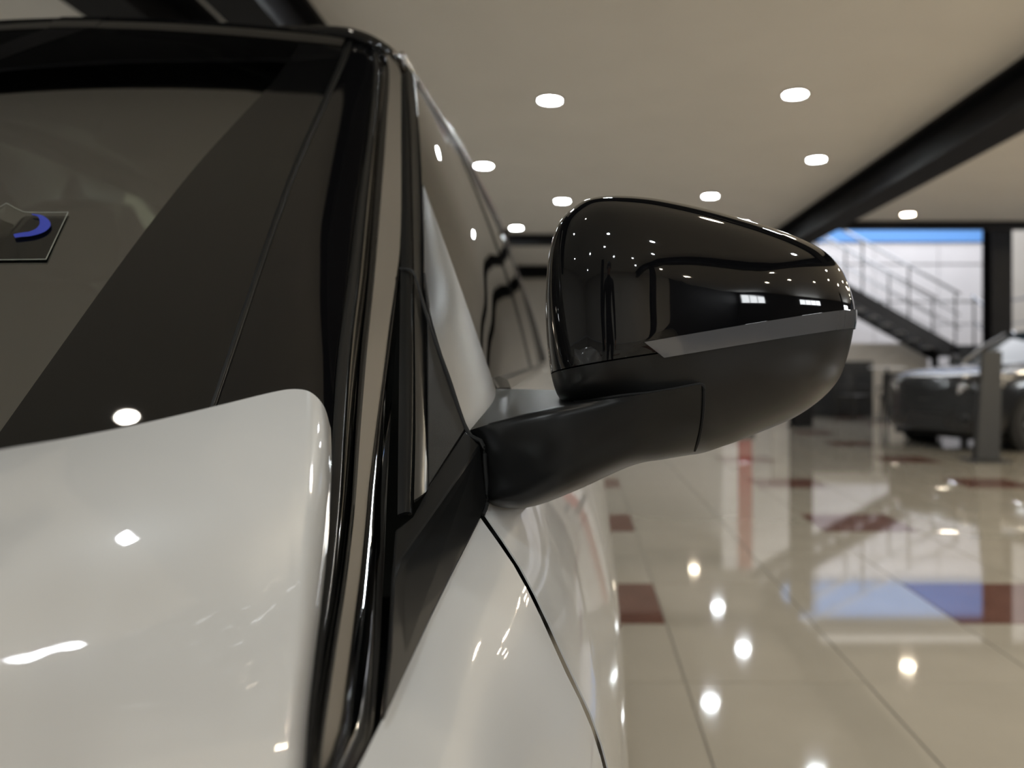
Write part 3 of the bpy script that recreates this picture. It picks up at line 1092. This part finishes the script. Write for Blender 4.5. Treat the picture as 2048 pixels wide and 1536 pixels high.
for y in (16.27, 17.32):
    for hgt, r in ((1.05, .028), (.62, .014), (.34, .014)):
        MB().tube([(X0 + .1, y, Z0 + hgt), (X1, y, Z1 + hgt)], r, 8).build('handrail', M['rail'], st, SO)
    for k in range(5):
        x = X0 - k * .95
        z = Z0 + (X0 - x) * SL_
        MB().tube([(x, y, z - .1), (x, y, z + 1.05)], .02, 6).build('baluster', M['stairsteel'], st, SO)
# lower flight towards the hall
for x in (7.9, 9.0):
    MB().add([(x, 16.0, Z0), (x, 16.0, Z0 - .3), (x, 13.7, -.0), (x, 13.45, 0), (x, 13.45, .12), (x + .05, 16.0, Z0), (x + .05, 16.0, Z0 - .3), (x + .05, 13.7, 0), (x + .05, 13.45, 0), (x + .05, 13.45, .12)],
             [(0, 1, 2, 3, 4), (9, 8, 7, 6, 5), (0, 4, 9, 5), (1, 6, 7, 2), (0, 5, 6, 1), (3, 8, 9, 4), (2, 7, 8, 3)]).build('stringer', M['stairsteel'], st, SO, smooth=False)
    for hgt, r in ((1.0, .03), (.5, .022)):
        MB().tube([(x, 16.05, Z0 + hgt), (x, 13.5, .1 + hgt)], r, 8).build('handrail', M['rail'], st, SO)
    for q in range(4):
        y = 16.0 - q * .8
        z = Z0 - (16.0 - y) * .54
        MB().tube([(x, y, z - .05), (x, y, z + 1.0)], .022, 6).build('baluster', M['stairsteel'], st, SO)
for k in range(8):
    y = 15.85 - k * .30
    z = Z0 - (k + 1) * .163
    MB().box((7.95, y - .14, z - .03), (9.0, y + .14, z)).build('tread', M['tread'], st, SO, smooth=False, bevel=.004)
for hgt, r in ((1.0, .026), (.5, .016)):
    MB().tube([(7.7, 16.03, Z0 + hgt), (9.3, 16.03, Z0 + hgt)] if hgt < 0 else [(9.3, 16.05, Z0 + hgt), (9.3, 17.5, Z0 + hgt), (7.7, 17.5, Z0 + hgt)], r, 8).build('handrail', M['rail'], st, SO)

# low wall under the stair
struct('wall_under_stair', MB().box((4.2, 17.45, 0), (7.6, 17.6, 1.55)), M['wall'])

# ------------------------------------------------------------------ tables and chairs
def bar_table(x, y, h, r, label):
    t = empty('bar_table', (x, y, 0))
    tag(t, label, 'table')
    MB().lathe([(.001, h), (r, h), (r + .006, h - .012), (r, h - .03), (.001, h - .03)], 36).build('tabletop', M['whitetop'], t)
    MB().lathe([(.035, .02), (.035, h - .03)], 16).build('pedestal', M['plastic'], t)
    MB().lathe([(.001, .03), (.05, .03), (.24, .012), (.25, 0), (.001, 0)], 32).build('base', M['plastic'], t)
    return t


bar_table(5.92, 15.4, 1.03, .34, 'tall round white-topped table on a black pedestal below the stair')


def chair(x, y, rz, label, first=None):
    if first:
        t = copy_tree(first)
        t.location = (x, y, 0)
        t.rotation_euler = (0, 0, rz)
    else:
        t = empty('armchair', (x, y, 0), rz=rz)
        MB().box((-.24, -.24, .42), (.24, .24, .50)).build('seat', M['plastic'], t, bevel=.02)
        bk = [[Vector((.25 * math.sin(a), .20 + .06 * math.cos(a) + dz * .12, .5 + dz)) for a in [-1.3 + 2.6 * k / 10 for k in range(11)]] for dz in (0, .15, .3, .42)]
        MB().grid(bk).build('backrest', M['plastic'], t, thick=.03)
        for sx in (-1, 1):
            MB().tube([(sx * .26, .2, .66), (sx * .27, -.16, .66), (sx * .26, -.2, .5)], .018, 8).build('armrest', M['plastic'], t)
            for sy in (-1, 1):
                MB().tube([(sx * .2, sy * .2, .43), (sx * .24, sy * .24, 0)], [.02, .013], 8).build('leg', M['plastic'], t)
    tag(t, label, 'chair', 'black armchairs under the stair')
    return t


ch = chair(5.2, 15.2, .5, 'black armchair on the mirror side of the tall white table')
chair(6.55, 15.1, -2.2, 'black armchair nearest the dark car, beside the tall white table', ch)
chair(5.75, 14.6, 2.9, 'black armchair standing in front of the tall white table', ch)
cb = empty('low_cabinet', (5.3, 16.6, 0))
tag(cb, 'dark low cabinet with two doors behind the chairs under the stair', 'cabinet')
MB().box((-.7, -.25, 0), (.7, .25, 1.15)).build('body', M['plastic'], cb, smooth=False, bevel=.01)
for k in (0, 1):
    d_ = MB().box((-.68 + k * .69, -.27, .06), (-.01 + k * .69, -.25, 1.11)).build('door', M['grey'], cb, smooth=False, bevel=.004)
    MB().box((-.05 + k * .06, -.29, .55), (-.03 + k * .06, -.27, .7)).build('handle', M['rail'], d_, smooth=False)

# guessed red and white stand, unseen behind the mirror, for a red floor streak
bs = empty('guessed_banner_stand', (2.5, 12.2, 0))
tag(bs, 'guessed tall white and red banner stand, unseen behind the mirror, for the red streak in the floor', 'banner stand')
MB().box((-.36, -.12, 0), (.14, .12, .08)).build('base', M['plastic'], bs, smooth=False, bevel=.01)
MB().box((-.34, -.006, .08), (-.10, .006, 2.05)).build('white_panel', M['whitewall'], bs, smooth=False)
MB().box((-.10, -.006, .08), (.12, .006, 2.05)).build('red_panel', M['red'], bs, smooth=False)
MB().tube([(0, .03, .08), (0, .03, 2.07)], .012, 8).build('pole', M['rail'], bs)

# leaning sign post in front of the dark car
sp = empty('sign_post', (4.45, 8.75, 0))
tag(sp, 'dark grey slanted sign post standing in front of the dark car', 'sign post')
MB().add([(-.13, -.06, .02), (.13, -.06, .02), (.13, .06, .02), (-.13, .06, .02), (.02, .10, 1.22), (.24, .10, 1.22), (.24, .15, 1.22), (.02, .15, 1.22)],
         [(0, 1, 5, 4), (1, 2, 6, 5), (2, 3, 7, 6), (3, 0, 4, 7), (4, 5, 6, 7), (0, 3, 2, 1)]).build('post', M['grey'], sp, smooth=False, bevel=.008)
MB().box((-.20, -.16, 0), (.22, .22, .02)).build('base', M['grey'], sp, smooth=False, bevel=.004)

# ------------------------------------------------------------------ the dark car
dc = empty('dark_car', (5.22, 10.6, 0), rz=math.pi + math.radians(22))
tag(dc, 'dark metallic car with round-cornered nose parked beyond the floor tiles near the stair', 'car')
# local: +x is the nose (0 at the front axle line), y across
stn = [  # x, half width, sill z, shoulder z, top z
    (.82, .50, .30, .62, .80), (.78, .68, .24, .68, .90), (.66, .82, .20, .74, .97), (.40, .89, .20, .80, 1.02), (0, .91, .22, .84, 1.06), (-.45, .90, .24, .88, 1.10),
    (-.9, .90, .24, .92, 1.12), (-1.6, .90, .24, .94, 1.12), (-2.4, .91, .24, .96, 1.12), (-3.0, .90, .26, .98, 1.14), (-3.4, .84, .34, .98, 1.12), (-3.55, .70, .42, .96, 1.06)]


def section(x, hw, z0, zs, zt):
    h = [(0, z0), (hw * .8, z0), (hw * .97, z0 + .08), (hw, (z0 + zs) / 2), (hw * .985, zs), (hw * .90, zs + (zt - zs) * .62), (hw * .62, zt - .015), (0, zt)]
    h = nat([Vector((x, a, b)) for a, b in h], 3)
    return h + [Vector((p.x, -p.y, p.z)) for p in reversed(h)][1:-1]


secs = [section(*s_) for s_ in stn]
cs = [nat([r[j] for r in secs], 4) for j in range(len(secs[0]))]
rws = [[cs[j][i] for j in range(len(cs))] for i in range(len(cs[0]))]
mb = MB().grid(rws, closed=True)
mb.add(rws[0], [tuple(range(len(cs)))])
mb.add(rws[-1], [tuple(reversed(range(len(cs))))])
mb.build('body', M['carpaint'], dc)
gs = []
for x, hw, z in ((-.62, .74, 1.09), (-.95, .70, 1.30), (-1.35, .62, 1.52), (-1.7, .60, 1.57), (-2.4, .60, 1.57), (-2.95, .60, 1.50), (-3.3, .66, 1.30), (-3.45, .70, 1.10)):
    g = nat([Vector((x, a * 1, b)) for a, b in ((hw + (z - 1.08) * .12 + .05, 1.06), (hw + .02, (1.06 + z) / 2 + .02), (hw * .9, z - .02), (hw * .5, z + .012), (0, z + .02))], 3)
    gs.append(g + [Vector((p.x, -p.y, p.z)) for p in reversed(g)][1:])
gcs = [nat([r[j] for r in gs], 4) for j in range(len(gs[0]))]
MB().grid([[gcs[j][i] for j in range(len(gcs))] for i in range(len(gcs[0]))]).build('glasshouse', M['carglass'], dc, thick=.004)
rf = [[p + Vector((0, 0, .006)) for p in r[5:-5]] for r in gs[2:6]]
rfc = [nat([r[j] for r in rf], 4) for j in range(len(rf[0]))]
MB().grid(rfc).build('roof', M['carpaint'], dc, thick=.004)
MB().box((-3.3, -.78, .13), (.6, .78, .4)).build('underbody', M['dark'], dc, smooth=False)  # plain black plate, added for the dark shadow under the nose
for yy in (-.5, .5):
    MB().tube([(-.60, yy * 1.46, 1.09), (-.98, yy * 1.40, 1.32), (-1.36, yy * 1.24, 1.52)], .03, 8).build('pillar', M['carpaint'], dc)
for x in (0, -2.65):
    for sy in (-1, 1):
        T = Matrix.Translation((x, sy * .80, .335)) @ Matrix.Rotation(math.pi / 2 * -sy, 4, 'X')
        MB().lathe([(.001, .118), (.40, .118), (.40, .06), (.001, .06)], 36, T).build('wheel_arch', M['dark'], dc)
        t_ = MB().lathe([(.21, -.10), (.31, -.11), (.33, -.08), (.335, 0), (.33, .11), (.30, .135), (.21, .125)], 40, T).build('wheel', M['tyre'], dc)
        MB().lathe([(.21, .122), (.19, .10), (.08, .128), (.001, .13)], 40, T).build('alloy_rim', M['alloy'], t_)
        for k in range(5):
            a = 2 * math.pi * k / 5
            MB().tube([T @ Vector((.05 * math.cos(a), .05 * math.sin(a), .125)), T @ Vector((.20 * math.cos(a), .20 * math.sin(a), .122))], .02, 6).build('spoke', M['alloy'], t_)
for sy in (-1, 1):
    hl = []
    for k in range(9):
        u = k / 8
        x, y = .80 - .34 * u ** 1.6, sy * (.50 + .38 * u)
        hl.append([Vector((x + .015, y, .70 + .10 * u)), Vector((x + .03, y + sy * .012, .76 + .09 * u)), Vector((x + .005, y, .82 + .06 * u))])
    h_ = MB().grid(hl).build('headlamp', M['headlamp'], dc, thick=.02)
    for u in (.25, .5, .75):
        x, y = .80 - .34 * u ** 1.6, sy * (.50 + .38 * u)
        T = Matrix.Translation((x + .03, y, .765 + .09 * u)) @ Matrix.Rotation(math.pi / 2, 4, 'Y')
        MB().lathe([(.001, .02), (.025, .012), (.032, 0)], 16, T).build('lamp_reflector', M['rail'], h_)
    T = Matrix.Translation((.80, sy * .60, .40)) @ Matrix.Rotation(math.pi / 2, 4, 'Y')
    MB().lathe([(.001, .02), (.045, .012), (.06, 0), (.06, -.05)], 20, T).build('fog_lamp', M['grey'], dc)
    MB().lathe([(.001, .05), (.06, .045), (.10, .01), (.10, -.04), (.06, -.07), (.001, -.075)], 20, Matrix.Translation((-.75, sy * 1.0, 1.12)) @ Matrix.Rotation(math.pi / 2, 4, 'Y')).build('wing_mirror', M['carpaint'], dc)
for k in range(5):
    z = .62 + k * .045
    MB().tube([(.815 - .06 * (abs(y) / .45) ** 2 - .01 * k, y, z) for y in [-.45 + .9 * q / 10 for q in range(11)]], .013, 6).build('grille_slat', M['plastic'], dc)
MB().grid([[Vector((.85 - .16 * (y / .7) ** 2, y, z)) for y in [-.7 + 1.4 * q / 14 for q in range(15)]] for z in (.24, .30, .36, .44)]).build('bumper_grille', M['plastic'], dc, thick=.05)

# ------------------------------------------------------------------ the person behind the camera (mirrored in the black housing)
def person(name, loc, rz, label):
    t = empty(name, loc, rz=rz)
    tag(t, label, 'person')
    V, Ed, Rd = [], [], []

    def v(p, r, parent=None):
        V.append(p)
        Rd.append(r)
        if parent is not None:
            Ed.append((parent, len(V) - 1))
        return len(V) - 1
    pel = v((0, 0, .96), .135)
    wst = v((0, .005, 1.10), .125, pel)
    chs = v((0, .01, 1.28), .145, wst)
    upc = v((0, -.005, 1.41), .125, chs)
    nk = v((0, .0, 1.50), .058, upc)
    nk2 = v((0, .015, 1.56), .056, nk)
    hd1 = v((0, .03, 1.63), .082, nk2)
    v((0, .02, 1.70), .080, hd1)
    for sx in (-1, 1):
        hip = v((sx * .09, 0, .90), .10, pel)
        kn = v((sx * .11, .015, .50), .062, hip)
        an = v((sx * .12, -.01, .10), .042, kn)
        he = v((sx * .12, .0, .045), .042, an)
        v((sx * .135, .15, .035), .034, he)
        sh = v((sx * .185, 0, 1.42), .066, upc)
        el = v((sx * .25, -.02, 1.13), .046, sh)
        wr = v((sx * .235, .09, .90), .029, el)
        pa = v((sx * .23, .115, .83), .034, wr)
        for k, (dx, ln) in enumerate(((-.026, .062), (-.009, .075), (.009, .08), (.026, .068))):
            a = v((sx * .23 + dx * .35, .12 + dx * .9, .785), .0095, pa)
            b_ = v((sx * .228 + dx * .3, .128 + dx, .785 - ln * .5), .0085, a)
            v((sx * .222 + dx * .2, .122 + dx, .785 - ln), .0075, b_)
        a = v((sx * .218, .150, .835), .011, pa)
        v((sx * .213, .168, .80), .009, a)
    me = bpy.data.meshes.new('body')
    me.from_pydata(V, Ed, [])
    o = bpy.data.objects.new('body', me)
    C.objects.link(o)
    md = o.modifiers.new('skin', 'SKIN')
    md.use_smooth_shade = True
    sd = o.modifiers.new('sub', 'SUBSURF')
    sd.levels = sd.render_levels = 2
    for i, d in enumerate(me.skin_vertices[0].data):
        d.radius = (Rd[i], Rd[i] * (.78 if i in (0, 1, 2, 3) else 1))
        d.use_root = i == 0
    dg = bpy.context.evaluated_depsgraph_get()
    dg.update()
    ev = bpy.data.meshes.new_from_object(o.evaluated_get(dg))
    o.modifiers.clear()
    o.data = ev
    ev.materials.clear()
    for q in ('jacket', 'trousers', 'skin', 'shoe'):
        ev.materials.append(M[q])
    for p in ev.polygons:
        c = p.center
        p.use_smooth = True
        if c.z > 1.52 or (abs(c.x) > .17 and c.z < .90 and c.z > .6):
            p.material_index = 2
        elif c.z < .10:
            p.material_index = 3
        elif c.z < .97 and abs(c.x) < .2:
            p.material_index = 1
    o.parent = t
    MB().lathe([(.001, 1.795), (.055, 1.785), (.09, 1.745), (.098, 1.69), (.092, 1.64)], 24, Matrix.Translation((0, .006, 0))).build('hair', M['hair'], t, thick=.008)
    for sx in (-1, 1):
        MB().lathe([(.001, .011), (.008, .008), (.011, 0), (.008, -.008), (.001, -.011)], 12, Matrix.Translation((sx * .032, .103, 1.665))).build('eye', M['whitewall'], t)
        MB().lathe([(.001, .03), (.010, .022), (.013, 0), (.010, -.022), (.001, -.03)], 12, Matrix.Translation((sx * .086, .02, 1.655))).build('ear', M['skin'], t)
    MB().lathe([(.001, .028), (.009, .01), (.015, -.014), (.008, -.022), (.001, -.023)], 12, Matrix.Translation((0, .113, 1.645))).build('nose', M['skin'], t)
    MB().lathe([(.001, .007), (.018, .004), (.022, 0), (.018, -.004), (.001, -.007)], 12, Matrix.Translation((0, .098, 1.602))).build('mouth', M['red'], t)
    return t


person('person', (-.28, -1.55, 0), -.1, 'person in dark clothes standing behind the viewpoint, reflected in the black mirror housing')
